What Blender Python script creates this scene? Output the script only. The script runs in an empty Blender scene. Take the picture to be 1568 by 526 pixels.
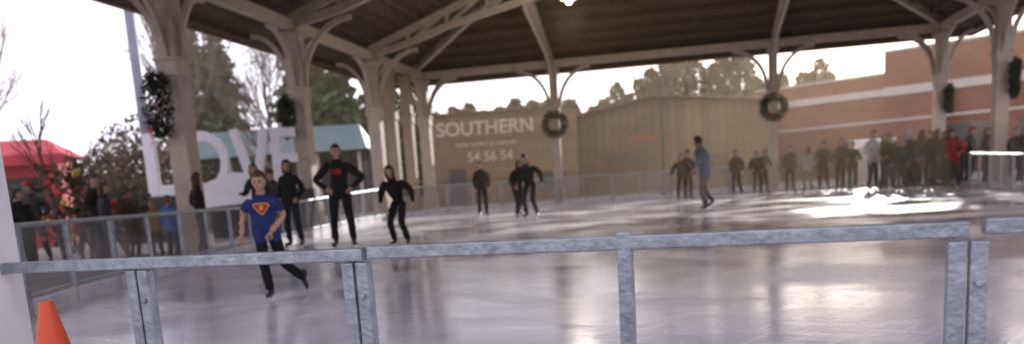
import bpy, bmesh, math, random
from mathutils import Vector, Matrix, Quaternion, noise
random.seed(7)
R = random.random
def rr(a, b): return a + (b - a) * R()
scene = bpy.context.scene
scene.view_settings.view_transform = 'Standard'
scene.view_settings.look = 'None'
scene.view_settings.exposure = 0
COL = scene.collection

# ------------------------------------------------------------------ materials
def mat(name, c, rough=0.7, var=0.15, scale=6.0, bump=0.0, metal=0.0, stretch=(1, 1, 1), spec=0.5, bscale=None):
    m = bpy.data.materials.new(name); m.use_nodes = True
    nt = m.node_tree; n = nt.nodes; l = nt.links
    b = n['Principled BSDF']
    b.inputs['Roughness'].default_value = rough
    b.inputs['Metallic'].default_value = metal
    b.inputs['Specular IOR Level'].default_value = spec
    tc = n.new('ShaderNodeTexCoord'); mp = n.new('ShaderNodeMapping')
    mp.inputs['Scale'].default_value = stretch
    l.new(tc.outputs['Object'], mp.inputs['Vector'])
    nz = n.new('ShaderNodeTexNoise'); nz.inputs['Scale'].default_value = scale
    nz.inputs['Detail'].default_value = 6; nz.inputs['Roughness'].default_value = 0.6
    l.new(mp.outputs[0], nz.inputs['Vector'])
    r = n.new('ShaderNodeValToRGB')
    r.color_ramp.elements[0].position = 0.3; r.color_ramp.elements[1].position = 0.72
    r.color_ramp.elements[0].color = tuple(max(0, x * (1 - var)) for x in c[:3]) + (1,)
    r.color_ramp.elements[1].color = tuple(min(1, x * (1 + var)) for x in c[:3]) + (1,)
    l.new(nz.outputs['Fac'], r.inputs[0]); l.new(r.outputs[0], b.inputs['Base Color'])
    if bump > 0:
        bp = n.new('ShaderNodeBump'); bp.inputs['Strength'].default_value = bump; bp.inputs['Distance'].default_value = 0.02
        n2 = n.new('ShaderNodeTexNoise'); n2.inputs['Scale'].default_value = bscale or scale * 3
        n2.inputs['Detail'].default_value = 4
        l.new(mp.outputs[0], n2.inputs['Vector'])
        l.new(n2.outputs['Fac'], bp.inputs['Height']); l.new(bp.outputs[0], b.inputs['Normal'])
    return m

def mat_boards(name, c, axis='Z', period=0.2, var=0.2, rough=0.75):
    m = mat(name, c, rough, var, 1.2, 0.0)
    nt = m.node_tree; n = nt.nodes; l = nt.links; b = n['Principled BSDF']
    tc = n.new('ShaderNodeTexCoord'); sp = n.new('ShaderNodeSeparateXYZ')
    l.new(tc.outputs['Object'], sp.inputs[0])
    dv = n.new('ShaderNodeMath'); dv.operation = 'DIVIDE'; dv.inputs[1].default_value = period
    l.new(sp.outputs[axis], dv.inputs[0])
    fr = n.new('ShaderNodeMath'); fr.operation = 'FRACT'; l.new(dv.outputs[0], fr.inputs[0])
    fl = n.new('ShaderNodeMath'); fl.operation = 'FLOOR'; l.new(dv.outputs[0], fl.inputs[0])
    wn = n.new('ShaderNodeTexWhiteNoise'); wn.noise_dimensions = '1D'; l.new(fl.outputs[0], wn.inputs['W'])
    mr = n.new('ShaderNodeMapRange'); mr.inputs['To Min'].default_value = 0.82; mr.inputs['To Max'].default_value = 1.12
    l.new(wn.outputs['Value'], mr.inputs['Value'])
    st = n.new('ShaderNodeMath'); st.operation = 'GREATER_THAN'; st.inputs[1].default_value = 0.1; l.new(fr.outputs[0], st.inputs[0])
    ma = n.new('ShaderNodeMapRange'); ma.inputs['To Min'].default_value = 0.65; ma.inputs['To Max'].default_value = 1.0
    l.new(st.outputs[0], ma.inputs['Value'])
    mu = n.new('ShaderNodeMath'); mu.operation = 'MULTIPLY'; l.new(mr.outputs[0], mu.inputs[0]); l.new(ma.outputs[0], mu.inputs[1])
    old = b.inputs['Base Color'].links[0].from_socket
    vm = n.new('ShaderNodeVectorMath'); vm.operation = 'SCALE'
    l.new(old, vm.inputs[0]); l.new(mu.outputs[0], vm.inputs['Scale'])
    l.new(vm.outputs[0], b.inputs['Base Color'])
    return m

def mat_brick(name, c1, c2, mortar):
    m = bpy.data.materials.new(name); m.use_nodes = True
    nt = m.node_tree; n = nt.nodes; l = nt.links; b = n['Principled BSDF']; b.inputs['Roughness'].default_value = 0.9
    b.inputs['Specular IOR Level'].default_value = 0.2
    tc = n.new('ShaderNodeTexCoord'); sp = n.new('ShaderNodeSeparateXYZ'); cb = n.new('ShaderNodeCombineXYZ')
    l.new(tc.outputs['Object'], sp.inputs[0]); l.new(sp.outputs['X'], cb.inputs['X']); l.new(sp.outputs['Z'], cb.inputs['Y'])
    br = n.new('ShaderNodeTexBrick'); br.inputs['Scale'].default_value = 2.2
    br.inputs['Color1'].default_value = c1 + (1,); br.inputs['Color2'].default_value = c2 + (1,); br.inputs['Mortar'].default_value = mortar + (1,)
    br.inputs['Mortar Size'].default_value = 0.015
    l.new(cb.outputs[0], br.inputs['Vector'])
    nz = n.new('ShaderNodeTexNoise'); nz.inputs['Scale'].default_value = 0.5; nz.inputs['Detail'].default_value = 5
    l.new(tc.outputs['Object'], nz.inputs['Vector'])
    mr = n.new('ShaderNodeMapRange'); mr.inputs['To Min'].default_value = 0.6; mr.inputs['To Max'].default_value = 1.4
    l.new(nz.outputs['Fac'], mr.inputs['Value'])
    vm = n.new('ShaderNodeVectorMath'); vm.operation = 'SCALE'
    l.new(br.outputs['Color'], vm.inputs[0]); l.new(mr.outputs[0], vm.inputs['Scale']); l.new(vm.outputs[0], b.inputs['Base Color'])
    return m

def mat_emit(name, c, s):
    m = bpy.data.materials.new(name); m.use_nodes = True
    b = m.node_tree.nodes['Principled BSDF']
    b.inputs['Emission Color'].default_value = c + (1,); b.inputs['Emission Strength'].default_value = s
    return m

def mat_panel(name):
    m = bpy.data.materials.new(name); m.use_nodes = True
    nt = m.node_tree; n = nt.nodes; l = nt.links; n.remove(n['Principled BSDF'])
    out = n['Material Output']
    tr = n.new('ShaderNodeBsdfTransparent'); tr.inputs[0].default_value = (0.74, 0.71, 0.70, 1)
    df = n.new('ShaderNodeBsdfDiffuse'); df.inputs[0].default_value = (0.42, 0.38, 0.37, 1)
    gl = n.new('ShaderNodeBsdfGlossy'); gl.inputs['Roughness'].default_value = 0.15
    mx = n.new('ShaderNodeMixShader'); m2 = n.new('ShaderNodeMixShader')
    tc = n.new('ShaderNodeTexCoord'); nz = n.new('ShaderNodeTexNoise'); nz.inputs['Scale'].default_value = 0.9; nz.inputs['Detail'].default_value = 5
    l.new(tc.outputs['Object'], nz.inputs['Vector'])
    mr = n.new('ShaderNodeMapRange'); mr.inputs['From Min'].default_value = 0.35; mr.inputs['From Max'].default_value = 0.75
    mr.inputs['To Min'].default_value = 0.08; mr.inputs['To Max'].default_value = 0.45
    l.new(nz.outputs['Fac'], mr.inputs['Value']); l.new(mr.outputs[0], mx.inputs[0])
    l.new(tr.outputs[0], mx.inputs[1]); l.new(df.outputs[0], mx.inputs[2])
    m2.inputs[0].default_value = 0.04; l.new(mx.outputs[0], m2.inputs[1]); l.new(gl.outputs[0], m2.inputs[2])
    l.new(m2.outputs[0], out.inputs[0])
    return m

def mat_ice():
    m = bpy.data.materials.new('wet_ice'); m.use_nodes = True
    nt = m.node_tree; n = nt.nodes; l = nt.links; b = n['Principled BSDF']
    b.inputs['IOR'].default_value = 1.42; b.inputs['Specular IOR Level'].default_value = 0.6
    tc = n.new('ShaderNodeTexCoord')
    nz = n.new('ShaderNodeTexNoise'); nz.inputs['Scale'].default_value = 0.45; nz.inputs['Detail'].default_value = 7; nz.inputs['Roughness'].default_value = 0.6
    nz.inputs['Distortion'].default_value = 0.6
    l.new(tc.outputs['Object'], nz.inputs['Vector'])
    r = n.new('ShaderNodeValToRGB')
    r.color_ramp.elements[0].position = 0.34; r.color_ramp.elements[0].color = (0.60, 0.57, 0.70, 1)
    r.color_ramp.elements[1].position = 0.60; r.color_ramp.elements[1].color = (0.92, 0.89, 0.98, 1)
    l.new(nz.outputs['Fac'], r.inputs[0])
    prev = r.outputs[0]
    bumps = []
    for ang, sc in ((0.5, (0.6, 22, 1)), (-0.8, (0.5, 26, 1))):
        mp = n.new('ShaderNodeMapping'); mp.inputs['Rotation'].default_value = (0, 0, ang)
        l.new(tc.outputs['Object'], mp.inputs['Vector'])
        mp2 = n.new('ShaderNodeMapping'); mp2.inputs['Scale'].default_value = sc
        l.new(mp.outputs[0], mp2.inputs['Vector'])
        s = n.new('ShaderNodeTexNoise'); s.inputs['Scale'].default_value = 1.6; s.inputs['Detail'].default_value = 4; s.inputs['Distortion'].default_value = 0.5
        l.new(mp2.outputs[0], s.inputs['Vector'])
        rp = n.new('ShaderNodeValToRGB'); rp.color_ramp.elements[0].position = 0.56; rp.color_ramp.elements[1].position = 0.66
        l.new(s.outputs['Fac'], rp.inputs[0])
        mx = n.new('ShaderNodeMixRGB'); mx.inputs['Color2'].default_value = (0.98, 0.97, 1.0, 1)
        mf = n.new('ShaderNodeMath'); mf.operation = 'MULTIPLY'; mf.inputs[1].default_value = 0.7
        l.new(rp.outputs[0], mf.inputs[0]); l.new(mf.outputs[0], mx.inputs[0]); l.new(prev, mx.inputs['Color1'])
        prev = mx.outputs[0]; bumps.append(s.outputs['Fac'])
    l.new(prev, b.inputs['Base Color'])
    mr = n.new('ShaderNodeMapRange'); mr.inputs['From Min'].default_value = 0.40; mr.inputs['From Max'].default_value = 0.64
    mr.inputs['To Min'].default_value = 0.03; mr.inputs['To Max'].default_value = 0.30
    l.new(nz.outputs['Fac'], mr.inputs['Value']); l.new(mr.outputs[0], b.inputs['Roughness'])
    ad = n.new('ShaderNodeMath'); l.new(bumps[0], ad.inputs[0]); l.new(bumps[1], ad.inputs[1])
    bp = n.new('ShaderNodeBump'); bp.inputs['Strength'].default_value = 0.10; bp.inputs['Distance'].default_value = 0.01
    l.new(ad.outputs[0], bp.inputs['Height']); l.new(bp.outputs[0], b.inputs['Normal'])
    return m

M = {}
M['ground'] = mat('paving_concrete', (0.24, 0.22, 0.22), 0.85, 0.25, 0.6, 0.3)
M['ice'] = mat_ice()
M['cream'] = mat('cream_paint', (0.46, 0.375, 0.30), 0.6, 0.16, 3, 0.15)
M['creamdk'] = mat('tan_paint', (0.32, 0.235, 0.16), 0.6, 0.14, 3, 0.15)
M['white'] = mat('white_paint', (0.80, 0.77, 0.80), 0.5, 0.06, 4, 0.1)
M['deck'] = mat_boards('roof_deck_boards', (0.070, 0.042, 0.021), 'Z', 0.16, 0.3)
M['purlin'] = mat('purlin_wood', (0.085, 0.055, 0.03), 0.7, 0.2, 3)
M['roofmetal'] = mat('roof_metal', (0.3, 0.3, 0.3), 0.5, 0.1, 2)
M['galv'] = mat('galvanised_steel', (0.30, 0.33, 0.37), 0.42, 0.3, 14, 0.25, metal=0.5)
M['dark'] = mat('dark_metal', (0.05, 0.05, 0.055), 0.5, 0.2, 5)
M['panel'] = mat_panel('fence_panel')
M['kick'] = mat('kickboard_plastic', (0.62, 0.58, 0.62), 0.5, 0.2, 2, 0.1)
M['brown'] = mat_boards('brown_siding', (0.165, 0.10, 0.045), 'Z', 0.3, 0.12)
M['brown2'] = mat_boards('tan_siding', (0.155, 0.095, 0.045), 'X', 0.5, 0.10)
M['brownroof'] = mat('brown_shingle', (0.12, 0.08, 0.045), 0.9, 0.25, 3, 0.3)
M['tantext'] = mat('tan_lettering', (0.42, 0.32, 0.22), 0.7, 0.1, 3)
M['redtext'] = mat('red_lettering', (0.34, 0.09, 0.05), 0.7, 0.1, 3)
M['brick'] = mat_brick('red_brick', (0.16, 0.034, 0.022), (0.125, 0.026, 0.017), (0.16, 0.09, 0.07))
M['band'] = mat('stone_band', (0.42, 0.36, 0.33), 0.7, 0.08, 2)
M['glass'] = mat('window_glass', (0.03, 0.03, 0.035), 0.12, 0.1, 1)
M['teal'] = mat_boards('teal_metal_roof', (0.022, 0.065, 0.07), 'X', 0.45, 0.15, 0.5)
M['shade'] = mat('dark_paint_and_shade', (0.035, 0.035, 0.04), 0.8, 0.2, 2)  # also serves as painted shade inside the open shelter
M['redbooth'] = mat('red_canvas', (0.45, 0.03, 0.045), 0.7, 0.15, 2, 0.2)
M['red'] = mat('red_ribbon', (0.45, 0.02, 0.03), 0.5, 0.15, 8)
M['gold'] = mat('yellow_ribbon', (0.62, 0.42, 0.05), 0.5, 0.15, 8)
M['pole'] = mat('blue_grey_steel', (0.18, 0.20, 0.25), 0.5, 0.15, 2, metal=0.2)
M['orange'] = mat('cone_orange', (0.58, 0.06, 0.018), 0.5, 0.12, 8, 0.15)
M['rubber'] = mat('black_rubber', (0.03, 0.03, 0.03), 0.8, 0.2, 10)
M['bark'] = mat('bark', (0.12, 0.085, 0.075), 0.9, 0.3, 5, 0.5)
M['barkpale'] = mat('pale_bark', (0.24, 0.17, 0.16), 0.9, 0.3, 5, 0.5)
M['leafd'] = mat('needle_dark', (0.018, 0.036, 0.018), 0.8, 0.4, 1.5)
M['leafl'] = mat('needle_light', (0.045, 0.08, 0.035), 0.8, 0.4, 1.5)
M['olive'] = mat('olive_leaf', (0.10, 0.08, 0.035), 0.8, 0.4, 1.5)
M['brownleaf'] = mat('brown_leaf', (0.10, 0.062, 0.033), 0.9, 0.4, 1.5)
M['wreathd'] = mat('wreath_dark', (0.010, 0.014, 0.010), 0.9, 0.4, 6, spec=.2)
M['wreathl'] = mat('wreath_light', (0.022, 0.028, 0.018), 0.9, 0.4, 6, spec=.2)
M['blade'] = mat('skate_blade', (0.6, 0.6, 0.62), 0.25, 0.05, 8, metal=1.0)
M['boot'] = mat('skate_boot', (0.03, 0.03, 0.035), 0.45, 0.2, 10)
M['added_bulb'] = mat_emit('added_lamp_bulb', (1.0, 0.9, 0.74), 14)  # glowing part of the added lamp

# ------------------------------------------------------------------ helpers
class MB:
    def __init__(s): s.v = []; s.f = []; s.m = []
    def add(s, vs, fs, m=0):
        o = len(s.v); s.v += [tuple(v) for v in vs]
        for f in fs: s.f.append(tuple(i + o for i in f)); s.m.append(m)
    def box(s, c, size, rot=0.0, m=0):
        hx, hy, hz = size[0] / 2, size[1] / 2, size[2] / 2
        ca, sa = math.cos(rot), math.sin(rot)
        vs = []
        for dz in (-hz, hz):
            for dx, dy in ((-hx, -hy), (hx, -hy), (hx, hy), (-hx, hy)):
                vs.append((c[0] + dx * ca - dy * sa, c[1] + dx * sa + dy * ca, c[2] + dz))
        s.add(vs, [(3, 2, 1, 0), (4, 5, 6, 7), (0, 1, 5, 4), (1, 2, 6, 5), (2, 3, 7, 6), (3, 0, 4, 7)], m)
    def beam(s, p0, p1, w, h, m=0):
        p0 = Vector(p0); p1 = Vector(p1); d = (p1 - p0)
        if d.length < 1e-4: return
        d.normalize(); z = Vector((0, 0, 1))
        if abs(d.dot(z)) > 0.98: z = Vector((E2[0], E2[1], 0))
        sd = d.cross(z).normalized(); up = sd.cross(d)
        vs = []
        for p in (p0, p1):
            for a, b in ((-1, -1), (1, -1), (1, 1), (-1, 1)):
                vs.append(p + sd * a * w / 2 + up * b * h / 2)
        s.add(vs, [(0, 1, 2, 3), (7, 6, 5, 4), (0, 4, 5, 1), (1, 5, 6, 2), (2, 6, 7, 3), (3, 7, 4, 0)], m)
    def tube(s, p0, p1, r0, r1, n=6, m=0, caps=True):
        p0 = Vector(p0); p1 = Vector(p1); d = (p1 - p0)
        if d.length < 1e-5: return
        d.normalize(); a = d.orthogonal().normalized(); b = d.cross(a)
        vs = []
        for p, r in ((p0, r0), (p1, r1)):
            for i in range(n):
                t = 2 * math.pi * i / n
                vs.append(p + (a * math.cos(t) + b * math.sin(t)) * r)
        fs = [(i, (i + 1) % n, n + (i + 1) % n, n + i) for i in range(n)]
        if caps: fs += [tuple(range(n - 1, -1, -1)), tuple(range(n, 2 * n))]
        s.add(vs, fs, m)
    def obj(s, name, mats, parent=None, smooth=False, loc=None, rot=0, bevel=0):
        me = bpy.data.meshes.new(name); me.from_pydata(s.v, [], s.f); me.update()
        for m in mats: me.materials.append(M[m] if isinstance(m, str) else m)
        me.polygons.foreach_set('material_index', s.m)
        if smooth: me.polygons.foreach_set('use_smooth', [True] * len(me.polygons))
        o = bpy.data.objects.new(name, me); COL.objects.link(o)
        if loc: o.location = loc
        o.rotation_euler[2] = rot
        if parent: o.parent = parent
        if bevel:
            b = o.modifiers.new('bevel', 'BEVEL'); b.width = bevel; b.segments = 2; b.limit_method = 'ANGLE'
        return o
def empty(name, loc=(0, 0, 0), rot=0):
    e = bpy.data.objects.new(name, None); COL.objects.link(e); e.location = loc; e.rotation_euler[2] = rot
    e.empty_display_size = 0.2
    return e
def new_from(o):
    bpy.context.view_layer.update()
    dg = bpy.context.evaluated_depsgraph_get()
    return bpy.data.meshes.new_from_object(o.evaluated_get(dg))

# pavilion axes (building grid is turned a little to the street grid)
E1 = (0.205, 0.979); E2 = (0.979, -0.205); ORG = (-3.7, 37.6)
W = 21.6; LT = 33.0; S0 = 0.45
def L(s, t, z=0.0):
    return Vector((ORG[0] + s * E2[0] - t * E1[0], ORG[1] + s * E2[1] - t * E1[1], z))
PROT = math.atan2(E2[1], E2[0])

# ------------------------------------------------------------------ ground
g = MB(); g.add([(-300, -300, 0), (300, -300, 0), (300, 300, 0), (-300, 300, 0)], [(0, 1, 2, 3)])
g.obj('ground', ['ground'])

# ------------------------------------------------------------------ rink outline
P = [(-2.25, 3.6), (-3.3, 4.5), (-4.2, 6.2), (-4.7, 9), (-4.9, 13), (-4.95, 18), (-4.9, 24), (-4.6, 29), (-4.1, 33), (-3.0, 35.4),
     (-1.2, 36.1), (2.6, 35.5), (6.5, 34.7), (10.5, 33.85), (13, 33.2), (14.7, 31.6), (15.2, 28.5), (14.2, 24.5), (12.4, 19), (10.6, 13), (8.6, 7), (6.2, 3), (4.2, 1.4)]
def catmull(pts, k=8):
    out = []
    n = len(pts)
    for i in range(n - 1):
        p0 = Vector(pts[max(i - 1, 0)]); p1 = Vector(pts[i]); p2 = Vector(pts[i + 1]); p3 = Vector(pts[min(i + 2, n - 1)])
        for j in range(k):
            t = j / k
            out.append(0.5 * ((2 * p1) + (-p0 + p2) * t + (2 * p0 - 5 * p1 + 4 * p2 - p3) * t * t + (-p0 + 3 * p1 - 3 * p2 + p3) * t ** 3))
    out.append(Vector(pts[-1])); return out
PC = catmull(P)
ice = MB(); ice.add([(p.x, p.y, 0.004) for p in PC], [tuple(range(len(PC) - 1, -1, -1))])
io = ice.obj('ice_rink', ['ice'])
def resample(pts, step):
    out = [pts[0]]; acc = 0
    for a, b in zip(pts[:-1], pts[1:]):
        d = (b - a).length
        while acc + d >= step:
            t = (step - acc) / d; a = a.lerp(b, t); out.append(a); d = (b - a).length; acc = 0
        acc += d
    out.append(pts[-1]); return out
RS = resample(PC, 1.2)
def fh(p): return 0.86 + 0.28 * min(1, max(0, (p.y - 19) / 12))
f1 = MB(); f2 = MB(); f3 = MB()
for i, (a, b) in enumerate(zip(RS[:-1], RS[1:])):
    ha, hb = fh(a), fh(b)
    f1.tube((a.x, a.y, ha), (b.x, b.y, hb), 0.027, 0.027, 8)
    f1.tube((a.x, a.y, 0.2), (b.x, b.y, 0.2), 0.02, 0.02, 6)
    f1.box((a.x, a.y, ha / 2), (0.05, 0.05, ha), 0.3)
    if i % 2 == 0:
        dd = (b - a).normalized() * 0.07
        f1.box((a.x + dd.x, a.y + dd.y, ha / 2 - 0.01), (0.045, 0.045, ha), 0.3)
    f2.add([(a.x, a.y, 0.22), (b.x, b.y, 0.22), (b.x, b.y, hb - 0.03), (a.x, a.y, ha - 0.03)], [(0, 1, 2, 3)])
    f3.beam((a.x, a.y, 0.08), (b.x, b.y, 0.08), 0.04, 0.15)
fe = empty('rink_fence')
f1.obj('rails_and_posts', ['galv'], fe); f2.obj('clear_panels', ['panel'], fe); f3.obj('kickboard', ['kick'], fe)

# near barrier
nb = MB()
K0 = Vector((-1.50, 3.34)); DK = Vector((0.945, -0.326))
def kp(k): q = K0 + DK * k; return q
zr = 0.745
ang = math.atan2(DK.y, DK.x)
segs = [(-0.74, 1.04, 0.0), (1.06, 3.0, 0.006), (3.04, 6.0, 0.012)]
for a, b, dz in segs:
    pa, pb = kp(a), kp(b)
    nb.beam((pa.x, pa.y, zr + dz - 0.025), (pb.x, pb.y, zr + dz - 0.025), 0.055, 0.046)
    nb.beam((pa.x, pa.y, 0.12), (pb.x, pb.y, 0.12), 0.045, 0.045)
for k, dbl in ((0, 1), (1, 1), (2, 0), (3, 1), (4, 0), (5, 1)):
    q = kp(k)
    hh = zr - 0.053
    if dbl:
        for s in (-0.029, 0.029):
            nb.box((q.x + DK.x * s, q.y + DK.y * s, hh / 2), (0.048, 0.048, hh), ang)
        nb.tube((q.x + 0.02, q.y - 0.02, 0.57), (q.x + 0.015, q.y - 0.045, 0.57), 0.012, 0.012, 8)
    else:
        nb.box((q.x, q.y, (hh + 0.07) / 2), (0.046, 0.058, hh + 0.07), ang)
    nb.box((q.x, q.y, 0.006 + 0.004), (0.18, 0.16, 0.012), ang)
nb.obj('steel_barrier', ['galv'], bevel=0.006, smooth=False)

# pillar + cone on the camera side
pl = MB(); pl.box((0, 0, 1.2), (0.44, 0.44, 2.4)); pl.box((0, 0, 2.44), (0.54, 0.54, 0.08)); pl.box((0, 0, 0.1), (0.5, 0.5, 0.2))
pl.obj('entrance_pillar', ['white'], loc=(-2.41, 3.5, 0), bevel=0.02)
cn = MB(); cn.tube((0, 0, 0.03), (0, 0, 0.64), 0.15, 0.022, 24, 0); cn.tube((0, 0, 0.2), (0, 0, 0.32), 0.118, 0.0925, 24, 2); cn.box((0, 0, 0.016), (0.36, 0.36, 0.03), 0, 1)
cn.obj('traffic_cone', ['orange', 'rubber', 'white'], loc=(-1.62, 2.85, 0.0), smooth=False, rot=0.3)

# ------------------------------------------------------------------ pavilion
pav = empty('pavilion')
cols = [(S0, t) for t in (0, 6.3, 12.6, 18.9, 25.2, 31.5)] + [(W, t) for t in (0, 6.3, 12.6, 18.9, 25.2, 31.5)] + [(6.3, 0), (15.3, 0)]
cm = MB(); bm_ = MB(); cd = MB()
def column(m, s, t, w=0.44, top=5.75):
    p = L(s, t)
    m.box((p.x, p.y, top / 2), (w, w, top), PROT)
    m.box((p.x, p.y, 0.40), (w + 0.12, w + 0.12, 0.8), PROT)
    m.box((p.x, p.y, 3.95), (w + 0.08, w + 0.08, 0.34), PROT)
    m.box((p.x, p.y, 4.15), (w + 0.15, w + 0.15, 0.07), PROT)
    m.box((p.x, p.y, 5.66), (w + 0.14, w + 0.14, 0.16), PROT)
def brace(m, s, t, ds, dt, ztop=5.72, out=1.35, low=4.1):
    n = 8; pts = []
    for i in range(n + 1):
        a = math.pi / 2 * i / n
        o = 0.22 + out * (1 - math.cos(a)); z = low + (ztop - low) * math.sin(a)
        pts.append(L(s + ds * o, t + dt * o, z))
    for a, b in zip(pts[:-1], pts[1:]): m.beam(a, b + (b - a) * 0.06, 0.11, 0.14)
for s, t in cols:
    column(cm, s, t, 0.46 if s == S0 else (0.40 if s == W else 0.34))
    if s in (S0, W):
        if t < 31: brace(bm_, s, t, 0, 1)
        if t > 0: brace(bm_, s, t, 0, -1)
        ins = 1 if s == S0 else -1
        brace(bm_, s, t, ins, 0, 6.0, 1.6)
        brace(bm_, s, t, -ins, 0, 5.75, 1.1)
    if t == 0:
        if s < W: brace(bm_, s, t, 1, 0)
        if s > S0: brace(bm_, s, t, -1, 0)
        if S0 < s < W:
            brace(bm_, s, t, 0, 1, 6.0, 1.5)
for t in (2.1, 4.2): column(cd, S0 - 0.1, t, 0.40)
for zz, hh, ww in ((5.93, 0.30, 0.24),):
    bm_.beam(L(S0, -0.3, zz), L(S0, LT, zz), ww, hh)
    bm_.beam(L(W, -0.3, zz), L(W, LT, zz), ww, hh)
    bm_.beam(L(S0 + 0.13, 0, zz - 0.004), L(W - 0.13, 0, zz - 0.004), ww, hh)
    bm_.beam(L(S0 + 0.13, 31.5, zz - 0.004), L(W - 0.13, 31.5, zz - 0.004), ww, hh)
SL = 0.35
def zd(s, t): return 6.3 + SL * min(s, t, W - s, LT - t)
def zbot(s, t): return min(6.0 + 0.2 * min(s, W - s), zd(s, t) - 0.75) if min(s, W - s) > 0.1 else 6.0
for t in (6.3, 12.6, 18.9, 25.2):
    n = 14; ss = [S0 + (W - S0) * i / n for i in range(n + 1)]
    top = [L(s, t, zd(s, t) - 0.32) for s in ss]
    bot = [L(s, t, max(5.95, zbot(s, t))) for s in ss]
    for i in range(n):
        bm_.beam(top[i], top[i + 1], 0.17, 0.22); bm_.beam(bot[i], bot[i + 1], 0.19, 0.22)
        if i > 0 and i < n:
            bm_.beam(bot[i], top[i], 0.10, 0.12)
        if i < n // 2:
            if i > 0: bm_.beam(bot[i], top[i + 1], 0.09, 0.12)
        elif i < n - 1: bm_.beam(top[i], bot[i + 1], 0.09, 0.12)
for s in (6.3, 15.3):
    k = min(s, W - s); n = 5
    pt = [(s, k * i / n) for i in range(n + 1)]
    top = [L(a, b, zd(a, b) - 0.32) for a, b in pt]; bot = [L(a, b, max(5.95, 6.0 + 0.2 * b if b < 0.5 else zd(a, b) - 0.5 - 0.15 * b)) for a, b in pt]
    for i in range(n):
        bm_.beam(top[i], top[i + 1], 0.13, 0.2); bm_.beam(bot[i], bot[i + 1], 0.13, 0.18)
        if i: bm_.beam(bot[i], top[i], 0.08, 0.1); bm_.beam(bot[i], top[i + 1], 0.07, 0.1)
hip = W / 2
for s0, t0, s1, t1 in ((0, 0, hip, hip), (W, 0, hip, hip), (0, LT, hip, LT - hip), (W, LT, hip, LT - hip), (hip, hip, hip, LT - hip)):
    bm_.beam(L(s0, t0, zd(s0, t0) - 0.2), L(s1, t1, zd(s1, t1) - 0.2), 0.2, 0.3)
pu = MB()
d = -1.2
while d < 10.5:
    z = 6.3 + SL * d - 0.085
    pu.beam(L(d, d, z), L(W - d, d, z), 0.1, 0.16)
    pu.beam(L(d, d + 0.12, z), L(d, LT - d, z), 0.1, 0.16)
    pu.beam(L(W - d, d + 0.12, z), L(W - d, LT - d, z), 0.1, 0.16)
    d += 0.9
O = 1.6; zo = 6.3 - SL * O; zr2 = 6.3 + SL * hip
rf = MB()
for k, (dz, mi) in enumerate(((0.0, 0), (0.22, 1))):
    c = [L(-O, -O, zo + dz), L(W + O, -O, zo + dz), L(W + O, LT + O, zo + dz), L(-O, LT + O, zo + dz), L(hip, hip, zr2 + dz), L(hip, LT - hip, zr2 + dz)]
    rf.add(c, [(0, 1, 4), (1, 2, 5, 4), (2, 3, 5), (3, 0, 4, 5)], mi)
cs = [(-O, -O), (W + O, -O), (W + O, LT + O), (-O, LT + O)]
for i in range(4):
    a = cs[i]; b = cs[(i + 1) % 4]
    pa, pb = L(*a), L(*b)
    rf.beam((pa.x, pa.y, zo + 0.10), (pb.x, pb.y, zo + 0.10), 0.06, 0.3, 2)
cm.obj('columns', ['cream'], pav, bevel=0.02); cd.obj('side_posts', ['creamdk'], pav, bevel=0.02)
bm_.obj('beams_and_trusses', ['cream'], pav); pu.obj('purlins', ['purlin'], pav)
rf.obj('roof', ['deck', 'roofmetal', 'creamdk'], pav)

def added_pendant(x, y, z, en, rod):  # added lamp, stands in for the lens flare at top centre
    e = empty('added_pendant_lamp', (x, y, z))
    m = MB(); m.tube((0, 0, 0.3), (0, 0, rod), 0.015, 0.015, 6)
    for a, b, r0, r1 in ((0.3, 0.22, 0.05, 0.09), (0.22, 0.08, 0.09, 0.2), (0.08, 0.0, 0.2, 0.26)): m.tube((0, 0, a), (0, 0, b), r0, r1, 20, 0, False)
    m.obj('shade', ['band'], e, smooth=True)
    b = MB(); b.tube((0, 0, 0.1), (0, 0, 0.02), 0.08, 0.16, 16); b.tube((0, 0, 0.02), (0, 0, -0.14), 0.16, 0.07, 16)
    b.obj('added_bulb', ['added_bulb'], e, smooth=True)
    ld = bpy.data.lights.new('added_lamp_glow', 'POINT'); ld.energy = en; ld.color = (1, 0.84, 0.62); ld.shadow_soft_size = 0.4  # added point light, washes the roof deck with a warm glow
    lo = bpy.data.objects.new('added_lamp_glow', ld); COL.objects.link(lo); lo.parent = e; lo.location = (0, 0, -0.6)
added_pendant(2.45, 27.0, 6.55, 220, 2.6)

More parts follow.
